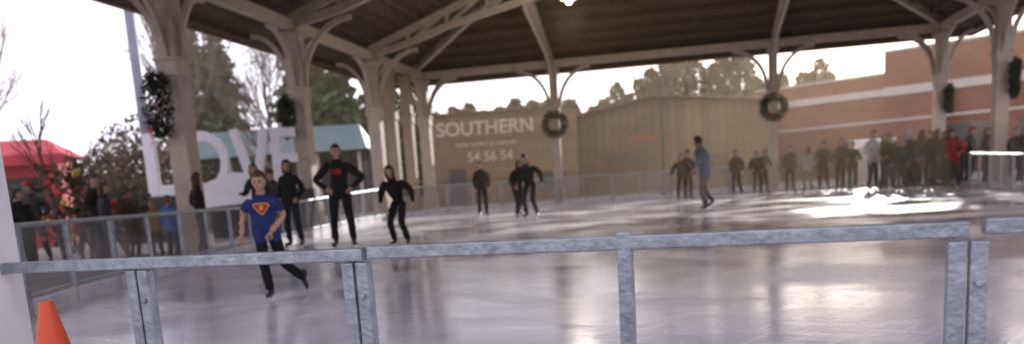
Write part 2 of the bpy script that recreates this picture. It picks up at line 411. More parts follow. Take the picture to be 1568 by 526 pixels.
# ------------------------------------------------------------------ wreaths
def wreath(x, y, z, Rr, rotz, bow=True):
    e = empty('christmas_wreath', (x, y, z), rotz)
    m = MB()
    for i in range(1300):
        a = rr(0, 2 * math.pi); b = rr(0, 2 * math.pi); r = Rr * 0.27 * math.sqrt(R())
        q = Vector(((Rr * 0.76 + r * math.cos(b)) * math.cos(a), r * math.sin(b), (Rr * 0.76 + r * math.cos(b)) * math.sin(a)))
        d = Vector((rr(-1, 1), rr(-1, 1), rr(-1, 1))).normalized() * 0.12; s = d.cross(Vector((R(), R(), R()))).normalized() * 0.03
        m.add([q - s, q + s, q + d], [(0, 1, 2)], 0 if R() < 0.75 else 1)
    m.obj('greenery', ['wreathd', 'wreathl'], e)
    b = MB()
    if bow:
        for sx in (-1, 1):
            b.add([(0, -0.2, -Rr * .8), (sx * 0.18, -0.24, -Rr * .8 + 0.11), (sx * 0.2, -0.2, -Rr * .8 - 0.07)], [(0, 1, 2)])
            b.add([(0, -0.2, -Rr * .8), (sx * 0.05, -0.22, -Rr * .8 - 0.32), (sx * 0.13, -0.22, -Rr * .8 - 0.28)], [(0, 1, 2)])
    for i in range(3):
        a = rr(0, 6.28); b.tube((Rr * .78 * math.cos(a), -0.16, Rr * .78 * math.sin(a)), (Rr * .78 * math.cos(a), -0.22, Rr * .78 * math.sin(a)), 0.03, 0.025, 6)
    b.obj('bow', ['red'], e)
p = L(S0, 18.9); wreath(p.x - 0.38, p.y - 0.20, 3.2, 0.74, math.radians(-55))
p = L(S0, 12.6); wreath(p.x - 0.40, p.y - 0.18, 3.35, 0.62, math.radians(-62), False)
for s, bw in ((6.3, False), (15.3, False)):
    q = L(s, 0.3); wreath(q.x, q.y, 3.4, 0.56, PROT, bw)
p = L(W, 0); wreath(p.x + 0.30, p.y - 0.1, 3.2, 0.56, math.radians(60), False)
p = L(W, 6.3); wreath(p.x + 0.38, p.y - 0.1, 3.3, 0.6, math.radians(60), False)

# ------------------------------------------------------------------ buildings
def text_mesh(name, s, size, mt, parent, loc, rot, extr=0.02, align='CENTER'):
    cu = bpy.data.curves.new(name, 'FONT'); cu.body = s; cu.size = size; cu.extrude = extr; cu.align_x = align; cu.align_y = 'CENTER'; cu.offset = size * 0.02
    o = bpy.data.objects.new(name + '_tmp', cu); COL.objects.link(o)
    me = new_from(o); bpy.data.objects.remove(o)
    me.materials.clear(); me.materials.append(M[mt])
    q = bpy.data.objects.new(name, me); COL.objects.link(q); q.parent = parent; q.location = loc; q.rotation_euler = rot
    return q
b1 = empty('feed_store', (0.3, 49, 0), math.radians(-3))
m = MB(); m.box((0, 3, 2.6), (8.5, 6, 5.2)); m.obj('walls', ['brown'], b1)
m = MB(); m.box((0, 3, 5.26), (8.8, 6.3, 0.12)); m.obj('roof_cap', ['brownroof'], b1)
m = MB(); m.box((-2.9, -0.03, 1.05), (1.0, 0.06, 2.1)); m.box((2.6, -0.03, 1.1), (1.6, 0.06, 1.1)); m.obj('door_and_window', ['shade'], b1)
text_mesh('lettering', 'SOUTHERN', 1.10, 'tantext', b1, (-1.1, -0.03, 4.35), (math.pi / 2, 0, 0))
text_mesh('lettering_small', 'FARM SUPPLY & GARDEN', 0.32, 'tantext', b1, (-1.1, -0.03, 3.45), (math.pi / 2, 0, 0))
text_mesh('street_number', '54 56 54', 0.76, 'tantext', b1, (-0.9, -0.03, 2.72), (math.pi / 2, 0, 0))
b2 = empty('brown_warehouse', (10.5, 52, 0), math.radians(-6))
m = MB(); hw = 6.5
m.add([(-hw, 0, 0), (hw, 0, 0), (hw, 0, 5.0), (-0.9, 0, 5.75), (-hw, 0, 4.7), (-hw, 9, 0), (hw, 9, 0), (hw, 9, 5.0), (-0.9, 9, 5.75), (-hw, 9, 4.7)],
      [(0, 1, 2, 3, 4), (1, 6, 7, 2), (6, 5, 9, 8, 7), (5, 0, 4, 9)])
m.obj('walls', ['brown2'], b2)
m = MB(); m.beam((-hw - .3, 4.3, 4.72), (-0.9, 4.3, 5.84), 10, 0.12); m.beam((-0.9, 4.3, 5.844), (hw + .3, 4.3, 5.06), 10, 0.12); m.obj('roof', ['brownroof'], b2)
m = MB(); m.box((-2.6, -0.03, 1.3), (2.6, 0.06, 2.6)); m.box((3.0, -0.03, 1.5), (1.2, 0.06, 1.3)); m.obj('openings', ['brownroof'], b2)
text_mesh('lettering', 'DEPOT', 0.8, 'brownroof', b2, (-2.8, -0.03, 3.9), (math.pi / 2, 0, 0))
text_mesh('lettering_red', 'MARKET', 0.42, 'redtext', b2, (-1.4, -0.03, 3.35), (math.pi / 2, 0, 0))
b3 = empty('brick_building', (18.9, 61.5, 0), math.atan2(-12, 11.5))
m = MB(); m.box((4.6, 5, 3.25), (9.2, 10, 6.5)); m.box((21.2, 5.0, 3.9), (24, 10.4, 7.8)); m.obj('walls', ['brick'], b3)
m = MB(); m.box((4.6, -0.05, 5.35), (9.2, 0.3, 0.42)); m.box((21.2, -0.25, 5.35), (24, 0.3, 0.52)); m.box((4.6, 5, 6.55), (9.4, 10.2, 0.12)); m.box((21.2, 5, 7.86), (24.2, 10.7, 0.14), 0)
m.box((4.6, -0.04, 3.55), (9.2, 0.1, 0.16)); m.box((21.2, -0.24, 3.55), (24, 0.1, 0.16)); m.obj('stone_bands', ['band'], b3)
m = MB()
for x in (14.6, 18.2, 22, 26): m.box((x, -0.23, 1.9), (2.4, 0.08, 2.2))
m.obj('windows', ['glass'], b3)
sh = MB(); sh.box((0, 0, 1.0), (2.2, 1.6, 2.0)); sh.box((0, 0, 2.06), (2.5, 1.9, 0.12)); sh.box((0, -0.82, 0.9), (0.9, 0.05, 1.75), 0, 1)
sh.obj('white_kiosk', ['white', 'band'], loc=(18.9, 43, 0), rot=-0.3)

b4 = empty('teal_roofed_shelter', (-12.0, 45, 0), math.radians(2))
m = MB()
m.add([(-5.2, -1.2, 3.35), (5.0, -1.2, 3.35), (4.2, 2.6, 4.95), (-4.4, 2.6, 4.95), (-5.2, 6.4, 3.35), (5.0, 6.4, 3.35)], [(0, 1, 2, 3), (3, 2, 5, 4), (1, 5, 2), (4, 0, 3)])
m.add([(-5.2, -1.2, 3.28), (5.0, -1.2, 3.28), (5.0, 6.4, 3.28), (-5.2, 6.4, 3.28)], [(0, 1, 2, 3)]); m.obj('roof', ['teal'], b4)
m = MB(); m.box((0, 3, 1.63), (9, 4, 3.26)); m.obj('walls', ['shade'], b4)  # dark box, paints the shade under the open shelter's roof
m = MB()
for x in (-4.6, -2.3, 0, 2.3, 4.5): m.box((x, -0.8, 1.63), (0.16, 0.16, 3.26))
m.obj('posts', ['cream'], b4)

ls = empty('love_letter_sign', (-8.0, 24.2, 0), math.radians(9))
m = MB(); H0 = 1.28; HL = 1.75; T = 0.30; D = 0.35
def lb(cx, cz, w, h): m.box((cx, 0, H0 + cz), (w, D, h))
lb(-1.95, HL / 2, T, HL); lb(-1.50, T / 2, 0.60, T)
N = 28; xo = -0.50
for i in range(N):
    a0 = 2 * math.pi * i / N; a1 = 2 * math.pi * (i + 1) / N
    def q(a, r, y): return (xo + math.cos(a) * 0.66 * r, y, H0 + HL / 2 + math.sin(a) * HL / 2 * r)
    vs = [q(a0, 1, -D / 2), q(a1, 1, -D / 2), q(a1, .68, -D / 2), q(a0, .68, -D / 2), q(a0, 1, D / 2), q(a1, 1, D / 2), q(a1, .68, D / 2), q(a0, .68, D / 2)]
    m.add(vs, [(0, 3, 2, 1), (4, 5, 6, 7), (0, 1, 5, 4), (3, 7, 6, 2)])
m.beam((0.38, 0, H0 + HL), (0.81, 0, H0), D, 0.24); m.beam((1.26, 0.003, H0 + HL), (0.83, 0.003, H0), D, 0.24)
lb(1.52, HL / 2, 0.26, HL)
for z in (T / 2, HL / 2, HL - T / 2): m.box((1.87, 0, H0 + z), (0.46, D - 0.006, 0.26))
m.obj('letters', ['white'], ls, bevel=0.015)
m = MB(); m.box((0, 0, 0.62), (5.0, 1.0, 1.24)); m.obj('plinth', ['shade'], ls)
m = MB(); m.add([(-0.9, -0.62, 0.85), (0.75, -0.62, 0.95), (0.75, -0.62, 1.78), (0.3, -0.62, 1.82), (-0.9, -0.62, 1.42), (-0.9, -0.56, 0.85), (0.75, -0.56, 0.95), (0.75, -0.56, 1.78), (0.3, -0.56, 1.82), (-0.9, -0.56, 1.42)],
     [(0, 1, 2, 3, 4), (9, 8, 7, 6, 5), (0, 5, 6, 1), (1, 6, 7, 2), (2, 7, 8, 3), (3, 8, 9, 4), (4, 9, 5, 0)]); m.obj('banner_board', ['white'], ls)

m = MB(); m.tube((0, 0, 0), (0, 0, 9), 0.19, 0.15, 16); m.tube((0, 0, 0), (0, 0, 0.5), 0.3, 0.3, 16); m.tube((0, 0, 8.6), (-1.4, 0, 9.2), 0.05, 0.04, 8); m.box((-1.6, 0, 9.2), (0.6, 0.25, 0.12))
m.obj('street_lamp_pole', ['pole'], loc=(-11.7, 28, 0), smooth=True)
m = MB(); m.tube((0, 0, 0), (0, 0, 7.2), 0.045, 0.035, 10); m.tube((0, 0, 0), (0, 0, 0.25), 0.11, 0.11, 10)
m.obj('flag_pole', ['dark'], loc=(7.6, 39, 0), smooth=True)

rb = empty('red_vendor_booth', (-15.9, 25.5, 0), math.radians(14))
m = MB(); m.box((0, 0.5, 1.35), (4.8, 2.4, 2.7)); m.add([(-2.7, -1.1, 2.7), (2.7, -1.1, 2.7), (2.7, 2.1, 2.7), (-2.7, 2.1, 2.7), (-1.9, 0.5, 3.3), (1.9, 0.5, 3.3)], [(0, 1, 5, 4), (1, 2, 5), (2, 3, 4, 5), (3, 0, 4)])
m.box((0, -1.12, 2.6), (5.4, 0.04, 0.3)); m.obj('canopy', ['redbooth'], rb)
m = MB(); m.box((0.6, -0.73, 1.6), (2.6, 0.06, 1.0)); m.obj('serving_hatch', ['shade'], rb)
m = MB(); m.box((0.6, -0.9, 1.05), (2.9, 0.4, 0.06)); m.obj('counter', ['white'], rb)

# ------------------------------------------------------------------ vegetation
def leafq(m, c, s, mi, elong=1.6):
    d = Vector((rr(-1, 1), rr(-1, 1), rr(-.7, .7))).normalized(); a = d.orthogonal().normalized()
    a = Quaternion(d, rr(0, 6.28)) @ a
    m.add([c - d * s * elong / 2, c + a * s * .45, c + d * s * elong / 2, c - a * s * .45], [(0, 1, 2, 3)], mi)
def conifer(x, y, H, Rd, mats=('leafd', 'leafl'), dens=1.0, name='pine_tree'):
    m = MB(); m.tube((0, 0, 0), (0, 0, H * .97), H * .017, 0.02, 8, 2)
    z = H * .12
    while z < H * .99:
        f = (z / H - .1) / .9; r0 = Rd * (1 - f) ** .75 + 0.15
        nb_ = int(8 + 4 * (1 - f))
        for i in range(nb_):
            a = rr(0, 6.28); r = r0 * rr(.6, 1.15)
            tip = Vector((math.cos(a) * r, math.sin(a) * r, z - r * rr(.0, .35)))
            m.tube((0, 0, z), tip, 0.03, 0.008, 4, 2, False)
            k = int((8 + r * 9) * dens)
            for j in range(k):
                t = (j + R()) / k * .85 + .17
                c = Vector((0, 0, z)).lerp(tip, t) + Vector((rr(-1, 1), rr(-1, 1), rr(-.9, .4))) * (0.12 + .16 * r * (1.1 - t))
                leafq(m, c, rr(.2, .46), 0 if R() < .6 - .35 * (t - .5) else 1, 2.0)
        z += H * rr(.026, .04)
    return m.obj(name, [mats[0], mats[1], 'bark'], loc=(x, y, 0), rot=rr(0, 6))
def grow(m, p, d, ln, r, depth, mi=0, spread=.5, up=.15, tips=None):
    k = 3; q = p
    for i in range(k):
        d2 = (d + Vector((rr(-1, 1), rr(-1, 1), rr(-.6, 1))) * .16 + Vector((0, 0, up * .3))).normalized()
        n = q + d2 * ln / k; ra = r * (1 - .3 * i / k); rb_ = r * (1 - .3 * (i + 1) / k)
        m.tube(q, n, ra, rb_, 5 if depth > 2 else 3, mi, False); q = n; d = d2
        if depth > 0 and i >= (1 if depth > 4 else 0):
            ax = Quaternion(d, rr(0, 6.28)) @ d.orthogonal().normalized()
            nd = (d + ax * rr(.5, 1.1) * spread * 1.5).normalized()
            grow(m, q, nd, ln * rr(.55, .8), r * .55, depth - 1, mi, spread, up, tips)
    if depth > 0:
        grow(m, q, (d + Vector((rr(-1, 1), rr(-1, 1), rr(0, 1))) * .25).normalized(), ln * .72, r * .68, depth - 1, mi, spread, up, tips)
    elif tips is not None: tips.append(q)
def bare_tree(x, y, H, mt='bark', depth=5, name='bare_tree', spread=.5):
    m = MB(); grow(m, Vector((0, 0, 0)), Vector((0, 0, 1)), H * .34, H * .016, depth, 0, spread)
    return m.obj(name, [mt], loc=(x, y, 0), rot=rr(0, 6))
def bush(x, y, rx, H, mats, n=2600, name='shrub', red=0, base=0.0):
    m = MB(); tips = []
    for i in range(5):
        grow(m, Vector((rr(-.2, .2), rr(-.2, .2), 0)), Vector((rr(-.5, .5), rr(-.5, .5), 1)).normalized(), H * .35, .04, 3, 2, .6, .1, tips)
    cl = [Vector((rr(-1, 1) * rx * .7, rr(-1, 1) * rx * .7, H * rr(base + .25, .85))) for _ in range(18)]
    for i in range(n):
        c = cl[int(R() * 18)]; v = Vector((rr(-1, 1), rr(-1, 1), rr(-1, 1)))
        if v.length > 1: v.normalize()
        leafq(m, c + Vector((v.x * rx * .45, v.y * rx * .45, v.z * H * .2)), rr(.07, .17), 0 if v.z < rr(-.3, .5) else 1, 1.5)
    for i in range(red):
        c = cl[int(R() * 18)]; q = c + Vector((rr(-.5, .5) * rx, -rx * .45 + rr(-.3, .2), rr(-.3, .3)))
        m.tube(q, q + Vector((0, -.05, .02)), rr(.05, .1), .04, 7, 3 if R() < .7 else 4)
    return m.obj(name, [mats[0], mats[1], 'bark', 'red', 'gold'], loc=(x, y, 0))
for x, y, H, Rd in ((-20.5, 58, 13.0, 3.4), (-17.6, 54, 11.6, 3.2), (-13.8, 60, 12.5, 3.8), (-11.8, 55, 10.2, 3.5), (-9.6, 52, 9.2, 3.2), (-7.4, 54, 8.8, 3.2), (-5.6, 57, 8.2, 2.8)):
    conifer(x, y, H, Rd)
bare_tree(-14.5, 40, 12, 'bark', 5); bare_tree(-11.0, 42, 9, 'bark', 5)
bare_tree(-22.0, 36, 10.0, 'barkpale', 5); bare_tree(-27.5, 42, 12, 'barkpale', 5); bare_tree(-18.2, 31, 6.2, 'barkpale', 5); bare_tree(-24.5, 33, 9.5, 'barkpale', 5)
bush(-13.6, 31, 1.5, 4.3, ('olive', 'brownleaf'), 3600, 'shrub')
bush(-16.2, 33, 1.3, 3.2, ('olive', 'leafl'), 2200, 'shrub')
bush(-12.0, 33, 1.3, 2.6, ('olive', 'leafd'), 1800, 'shrub')
bush(-8.6, 16.8, 0.6, 1.9, ('leafd', 'brownleaf'), 320, 'decorated_shrub', red=10)
bush(-7.9, 17.4, 0.5, 1.5, ('leafd', 'olive'), 300, 'decorated_shrub', red=5)
bare_tree(-8.9, 16.6, 3.4, 'bark', 4, 'bare_sapling')
m = MB()
for i in range(46):
    x = -9 + i * .75 + rr(-.4, .4); y = rr(60, 67)
    prof = [(-9, 6.4), (0, 6.7), (5, 6.6), (7.5, 6.2), (10, 7.6), (12.5, 9.0), (15, 8.8), (18.5, 9.4), (20, 7.6), (22, 7.8), (26, 8.0)]
    H = 6
    for (xa, ha), (xb, hb) in zip(prof[:-1], prof[1:]):
        if xa <= x <= xb: H = ha + (hb - ha) * (x - xa) / (xb - xa)
    H *= rr(.9, 1.08) * y / 62
    for k in range(560):
        f = R() ** .6; r = (1 - f) ** .55 * 2.1 + .15
        a = rr(0, 6.28)
        leafq(m, Vector((x + math.cos(a) * r * R() ** .5, y + math.sin(a) * r, f * H)), rr(.18, .45), 0 if R() < .5 else 1, 1.7)
    m.tube((x, y, 0), (x, y, H * .98), .12, .03, 5, 2)
m.obj('distant_trees', ['brownleaf', 'olive', 'bark'])
m = MB()
for i in range(60):
    x = -75 + i * 2.9; y = 105 + rr(-6, 6); H = rr(5, 8.5)
    if -8 < x < 30: H *= .8
    for k in range(160):
        f = R() ** .7; a = rr(0, 6.28); r = (1 - f) ** .6 * 3
        leafq(m, Vector((x + math.cos(a) * r, y + math.sin(a) * r, f * H)), rr(.7, 1.3), 0 if R() < .5 else 1, 1.5)
m.obj('background_treeline', ['brownleaf', 'leafd'])

# ------------------------------------------------------------------ people
def cmat(c, nm='cloth', rough=.85, var=.18, sc=12):
    key = (nm,) + tuple(round(x, 3) for x in c)
    if key not in CM: CM[key] = mat(nm, c, rough, var, sc, 0.25, spec=.2)
    return CM[key]
CM = {}
def skin_mesh(vs, es, rs, roots=(0,), sub=1):
    me = bpy.data.meshes.new('sk'); me.from_pydata(vs, es, []); o = bpy.data.objects.new('sk', me); COL.objects.link(o)
    md = o.modifiers.new('s', 'SKIN'); md.use_smooth_shade = True; md.branch_smoothing = 0.6
    if sub:
        sm = o.modifiers.new('u', 'SUBSURF'); sm.levels = sub; sm.render_levels = sub
    for i, r in enumerate(rs):
        sv = me.skin_vertices[0].data[i]; sv.radius = (r, r) if not isinstance(r, tuple) else r; sv.use_root = i in roots
    out = new_from(o); bpy.data.objects.remove(o); bpy.data.meshes.remove(me)
    return out
def hand_mesh():
    vs = [(0, 0, 0.01), (0, 0, -0.03), (0, 0, -0.075)]; es = [(0, 1), (1, 2)]; rs = [(.022, .022), (.034, .017), (.036, .016)]; roots = [0]
    for i, (x, ln) in enumerate(((-.029, .068), (-.010, .08), (.010, .074), (.028, .058))):
        o = len(vs); z0 = -.07
        vs += [(x * .9, 0, z0), (x, .003, z0 - ln * .4), (x * 1.05, .014, z0 - ln * .72), (x * 1.05, .03, z0 - ln * .95)]
        es += [(o, o + 1), (o + 1, o + 2), (o + 2, o + 3)]; rs += [.010, .009, .008, .0065]; roots.append(o)
    o = len(vs); vs += [(-.02, 0, -.02), (-.045, .01, -.045), (-.055, .018, -.075), (-.05, .024, -.095)]
    es += [(o, o + 1), (o + 1, o + 2), (o + 2, o + 3)]; rs += [.014, .0115, .010, .008]; roots.append(o)
    return skin_mesh(vs, es, rs, roots, 1)
HAND = hand_mesh()
HCACHE = {}
def hand_for(m_):
    if m_.name not in HCACHE:
        h = HAND.copy(); h.materials.clear(); h.materials.append(m_)
        for p in h.polygons: p.use_smooth = True; p.material_index = 0
        HCACHE[m_.name] = h
    return HCACHE[m_.name]
def boot_mesh(skate):
    b = skin_mesh([(0, .02, .14), (0, .02, 0.0), (0, 0.015, -.045), (0, -.08, -.055), (0, -.165, -.062)], [(0, 1), (1, 2), (2, 3), (3, 4)], [.052, .05, .046, .042, .032], (0,), 1)
    me = bpy.data.meshes.new('boot_tmp'); mm = MB()
    mm.add([tuple(v.co) for v in b.vertices], [tuple(p.vertices) for p in b.polygons], 0)
    if skate:
        mm.box((0, -.06, -.121), (.008, .29, .028), 0, 1)
        mm.box((0, .03, -.10), (.03, .05, .03), 0, 1); mm.box((0, -.13, -.10), (.03, .05, .03), 0, 1)
    else:
        mm.box((0, -.07, -.10), (.085, .27, .03), 0, 1)
    me.from_pydata(mm.v, [], mm.f); me.update()
    me.materials.append(M['boot']); me.materials.append(M['blade'] if skate else M['rubber'])
    me.polygons.foreach_set('material_index', mm.m); me.polygons.foreach_set('use_smooth', [i < len(b.polygons) for i in range(len(me.polygons))])
    return me
SK8 = boot_mesh(True); SHOE = boot_mesh(False)
HEADS = {}
def head_mesh(skin, hairc, kind, hatc=None):
    key = (skin, hairc, kind, hatc)
    if key in HEADS: return HEADS[key]
    bm = bmesh.new(); bmesh.ops.create_icosphere(bm, subdivisions=4, radius=1)
    def g(a, b, c, d): return math.exp(-((a / b) ** 2 + (c / d) ** 2))
    for v in bm.verts:
        nx, ny, nz = v.co
        lo = max(0, -nz)
        x = .077 * nx * (1 - .22 * lo ** 1.3); y = .096 * ny * (1 - .1 * lo); z = .117 * nz
        if ny < 0:
            y -= .024 * g(nx, .13, nz + .13, .17); y -= .008 * g(nx, .1, nz - .08, .2)
            y += .012 * g(abs(nx) - .36, .17, nz - .04, .13)
            y -= .007 * g(nx, .26, nz + .47, .1); y -= .012 * g(nx, .3, nz + .85, .2)
        if abs(nx) > .85: x += math.copysign(.014, nx) * g(ny - .05, .16, nz + .05, .24)
        v.co = (x, y, z + .105)
    for f in bm.faces:
        c = f.calc_center_median(); f.smooth = True
        f.material_index = 3 if (abs(c.x) < .026 and abs(c.z - (.105 - .055)) < .007 and c.y < -.05) else 0
    for sx in (-1, 1):
        r = bmesh.ops.create_uvsphere(bm, u_segments=8, v_segments=6, radius=.0115)
        for v in r['verts']: v.co += Vector((sx * .028, -.079, .109))
        fs = {f for v in r['verts'] for f in v.link_faces}
        for f in fs: f.material_index = 2
        r = bmesh.ops.create_cube(bm, size=1)
        for v in r['verts']: v.co = Vector((v.co.x * .03 + sx * .029, v.co.y * .008 - .089, v.co.z * .005 + .128))
        for f in {f for v in r['verts'] for f in v.link_faces}: f.material_index = 1
    h = bmesh.new(); bmesh.ops.create_icosphere(h, subdivisions=4, radius=1)
    dl = []
    for f in h.faces:
        c = f.calc_center_median(); keep = (c.z > .45) or (c.y > -.1 and c.z > -.5) or (c.y > -.35 and c.z > .2)
        if kind == 'long': keep = keep or (c.y > -.42 and c.z < .3)
        if not keep: dl.append(f)
    bmesh.ops.delete(h, geom=dl, context='FACES')
    for v in h.verts:
        n3 = v.co.copy(); k = 1.15 + .08 * noise.noise(n3 * 3.1) + .04 * noise.noise(n3 * 11)
        z = .117 * n3.z * k
        if kind == 'long' and n3.z < 0: z *= 2.0
        v.co = Vector((.078 * n3.x * k * (1.12 if kind == 'long' else 1), .098 * n3.y * k + .004, z + .108))
    for f in h.faces: f.smooth = True; f.material_index = 1
    tmp = bpy.data.meshes.new('t'); h.to_mesh(tmp); bm.from_mesh(tmp); h.free()
    if kind == 'hat':
        h = bmesh.new(); bmesh.ops.create_icosphere(h, subdivisions=3, radius=1)
        bmesh.ops.delete(h, geom=[f for f in h.faces if f.calc_center_median().z < .28], context='FACES')
        for v in h.verts:
            k = 1.26; v.co = Vector((.078 * v.co.x * k, .098 * v.co.y * k, .117 * v.co.z * 1.36 + .104))
        for f in h.faces: f.smooth = True; f.material_index = 4
        t2 = bpy.data.meshes.new('t2'); h.to_mesh(t2); bm.from_mesh(t2); h.free()
    me = bpy.data.meshes.new('head'); bm.to_mesh(me); bm.free()
    me.materials.append(cmat(skin, 'skin', .55, .06)); me.materials.append(cmat(hairc, 'hair', .6, .3, 30)); me.materials.append(cmat((.05, .03, .03), 'eye', .2))
    me.materials.append(cmat((skin[0] * .75, skin[1] * .45, skin[2] * .45), 'lips', .5)); me.materials.append(cmat(hatc or (.1, .1, .1), 'knit_hat'))
    HEADS[key] = me; return me

BASE = dict(pel=(0, 0, .96), spi=(0, -.005, 1.14), che=(0, .0, 1.34), nek=(0, .01, 1.49), hed=(0, .0, 1.56),
            Ls=(.165, .01, 1.42), Le=(.235, .04, 1.14), Lw=(.235, -.06, .90), Rs=(-.165, .01, 1.42), Re=(-.235, .04, 1.14), Rw=(-.235, -.06, .90),
            Lh=(.09, 0, .91), Lk=(.11, -.03, .52), La=(.12, .02, .135), Rh=(-.09, 0, .91), Rk=(-.11, -.03, .52), Ra=(-.12, .02, .135))
POSES = {
 'stand': {},
 'pockets': dict(Le=(.27, .10, 1.16), Lw=(.19, -.08, 1.0), Re=(-.27, .10, 1.16), Rw=(-.19, -.08, 1.0), La=(.15, .04, .135), Lk=(.13, -.04, .52)),
 'rail': dict(Le=(.24, -.12, 1.16), Lw=(.15, -.34, 1.12), Re=(-.24, -.12, 1.16), Rw=(-.15, -.34, 1.12), lean=8),
 'hips': dict(Le=(.41, .07, 1.19), Lw=(.21, -.07, 1.03), Re=(-.41, .07, 1.19), Rw=(-.21, -.07, 1.03), La=(.17, 0, .135), Lk=(.15, -.05, .53), Ra=(-.15, .03, .135), Rk=(-.14, -.03, .53), lean=2),
 'glide': dict(Le=(.33, -.02, 1.18), Lw=(.40, -.18, 1.02), Re=(-.33, -.02, 1.18), Rw=(-.40, -.18, 1.02), Lk=(.13, -.16, .52), La=(.15, .02, .135), Rk=(-.12, -.12, .52), Ra=(-.15, .06, .135), lean=22),
 'crouch': dict(Le=(.36, .02, 1.20), Lw=(.40, -.16, 1.00), Re=(-.34, .0, 1.18), Rw=(-.30, -.24, 1.06), Lk=(.15, -.20, .52), La=(.17, .02, .135), Rk=(-.13, -.16, .52), Ra=(-.17, .06, .135), lean=30),
 'stride': dict(Le=(.30, .12, 1.17), Lw=(.33, -.08, 1.02), Re=(-.29, -.06, 1.15), Rw=(-.24, -.28, 1.05), Rk=(-.10, -.17, .53), Ra=(-.08, -.05, .135), Lk=(.13, .05, .54), La=(.26, .38, .26), lean=18, Lf=35),
 'boy': dict(Le=(.26, .02, 1.16), Lw=(.08, -.17, 1.0), Re=(-.30, .10, 1.18), Rw=(-.34, .0, .93), Rk=(-.06, -.18, .54), Ra=(-.03, -.02, .135), Lk=(.16, .02, .53), La=(.40, .36, .24), lean=18, Lf=35),
}
SEG = [('pel', 'spi', 't'), ('spi', 'che', 't'), ('che', 'nek', 't'), ('nek', 'hed', 'n'), ('che', 'Ls', 't'), ('Ls', 'Le', 'u'), ('Le', 'Lw', 'f'), ('che', 'Rs', 't'), ('Rs', 'Re', 'u'), ('Re', 'Rw', 'f'),
       ('pel', 'Lh', 'p'), ('Lh', 'Lk', 'l'), ('Lk', 'La', 'l'), ('pel', 'Rh', 'p'), ('Rh', 'Rk', 'l'), ('Rk', 'Ra', 'l')]
RAD = dict(pel=.130, spi=.122, che=.138, nek=.060, hed=.05, Ls=.078, Le=.058, Lw=.040, Rs=.078, Re=.058, Rw=.040, Lh=.104, Lk=.076, La=.064, Rh=.104, Rk=.076, Ra=.064)
def person(name, x, y, H, face, pose, top, pants, hair=(.03, .02, .015), kind='short', hat=None, skin=(.46, .27, .20), short=False, skates=True, bulk=1.0, headturn=0, extra=None, sub=1, gloves=None, hs=1.0, coat=True):
    e = empty(name, (x, y, 0 if skates else -.02), math.radians(face)); e.scale = (H / 1.76,) * 3
    if skates: e.location.z = 0.004
    J = {k: Vector(v) for k, v in BASE.items()}; ps = dict(POSES[pose]); lean = math.radians(ps.pop('lean', 0)); Lf = ps.pop('Lf', 0)
    for k, v in ps.items(): J[k] = Vector(v)
    if name in ('skater', 'spectator'):
        sx_ = rr(-.05, .05)
        for k in ('che', 'nek', 'hed', 'Ls', 'Rs'): J[k].x += sx_ * .6
        J['hed'].y -= rr(0, .04); J['Le'].x += rr(0, .06); J['Lw'] += Vector((rr(-.05, .1), rr(-.1, .03), rr(0, .12))); J['Rw'] += Vector((rr(-.1, .05), rr(-.1, .03), rr(0, .12)))
        J['La'] += Vector((rr(-.02, .08), rr(-.1, .12), 0)); headturn = rr(-50, 50)
    if lean:
        rot = Matrix.Rotation(lean, 3, 'X'); pv = J['pel'].copy()
        for k in ('spi', 'che', 'nek', 'hed', 'Ls', 'Le', 'Lw', 'Rs', 'Re', 'Rw'): J[k] = pv + rot @ (J[k] - pv)
        sh_ = Vector((0, math.sin(lean) * .12, 0))
        for k in ('pel', 'spi', 'che', 'nek', 'hed', 'Ls', 'Le', 'Lw', 'Rs', 'Re', 'Rw', 'Lh', 'Rh'): J[k] = J[k] + sh_
    keys = list(J.keys()); keys.remove('pel'); keys = ['pel'] + keys
    idx = {k: i for i, k in enumerate(keys)}
    rs = []
    for k in keys:
        r = RAD[k]
        if k in ('spi', 'che', 'Ls', 'Rs', 'pel') or (k in ('Le', 'Re') and not short): r *= bulk
        if short and k in ('Le', 'Re', 'Lw', 'Rw'): r *= .82
        rs.append(r)
    me = skin_mesh([tuple(J[k]) for k in keys], [(idx[a], idx[b]) for a, b, c in SEG], rs, (0,), sub)
    def near(p):
        best = None
        for a, b, c in SEG:
            A, B = J[a], J[b]; t = max(0, min(1, (p - A).dot(B - A) / (B - A).length_squared)); d_ = (p - (A + (B - A) * t)).length / (RAD[a] * (1 - t) + RAD[b] * t)
            if best is None or d_ < best[0]: best = (d_, c, t, A + (B - A) * t)
        return best
    pz = J['pel'].z
    for v in me.vertices:
        d_, c, t, q = near(v.co)
        if c in ('t', 'p'): o = v.co - q; v.co = q + Vector((o.x * 1.14, o.y * .86, o.z))
        if short and c == 'u' and .1 < t < .62: v.co = q + (v.co - q) * (1 + .5 * (t - .1))
        if c in 't': v.co += v.co.normalized() * .010 * noise.noise(v.co * 14)
        if c in ('l', 'f', 'u'): v.co += Vector((1, .8, 0)) * .014 * noise.noise(v.co * 16 + Vector((x, y, 0)))
        if coat and pz - .16 < v.co.z < pz + .12 and c in ('t', 'p', 'l'):
            k = 1.0 + .14 * (1 - abs(v.co.z - (pz - .04)) / .16)
            v.co.x *= max(1, k); v.co.y = J['pel'].y + (v.co.y - J['pel'].y) * max(1, k)
    me.materials.clear()
    for mm in (cmat(top, 'top_cloth'), cmat(pants, 'trouser_cloth'), cmat(skin, 'skin', .55, .06)): me.materials.append(mm)
    for p in me.polygons:
        d_, c, t, q = near(p.center); p.use_smooth = True
        mi = 0
        if c == 'n': mi = 2
        elif c == 'u': mi = 2 if (short and t > .62) else 0
        elif c == 'f': mi = 2 if short else 0
        elif c in ('l', 'p'): mi = 1 if p.center.z < pz - (.14 if coat else .07) else 0
        p.material_index = mi
    o = bpy.data.objects.new('body', me); COL.objects.link(o); o.parent = e
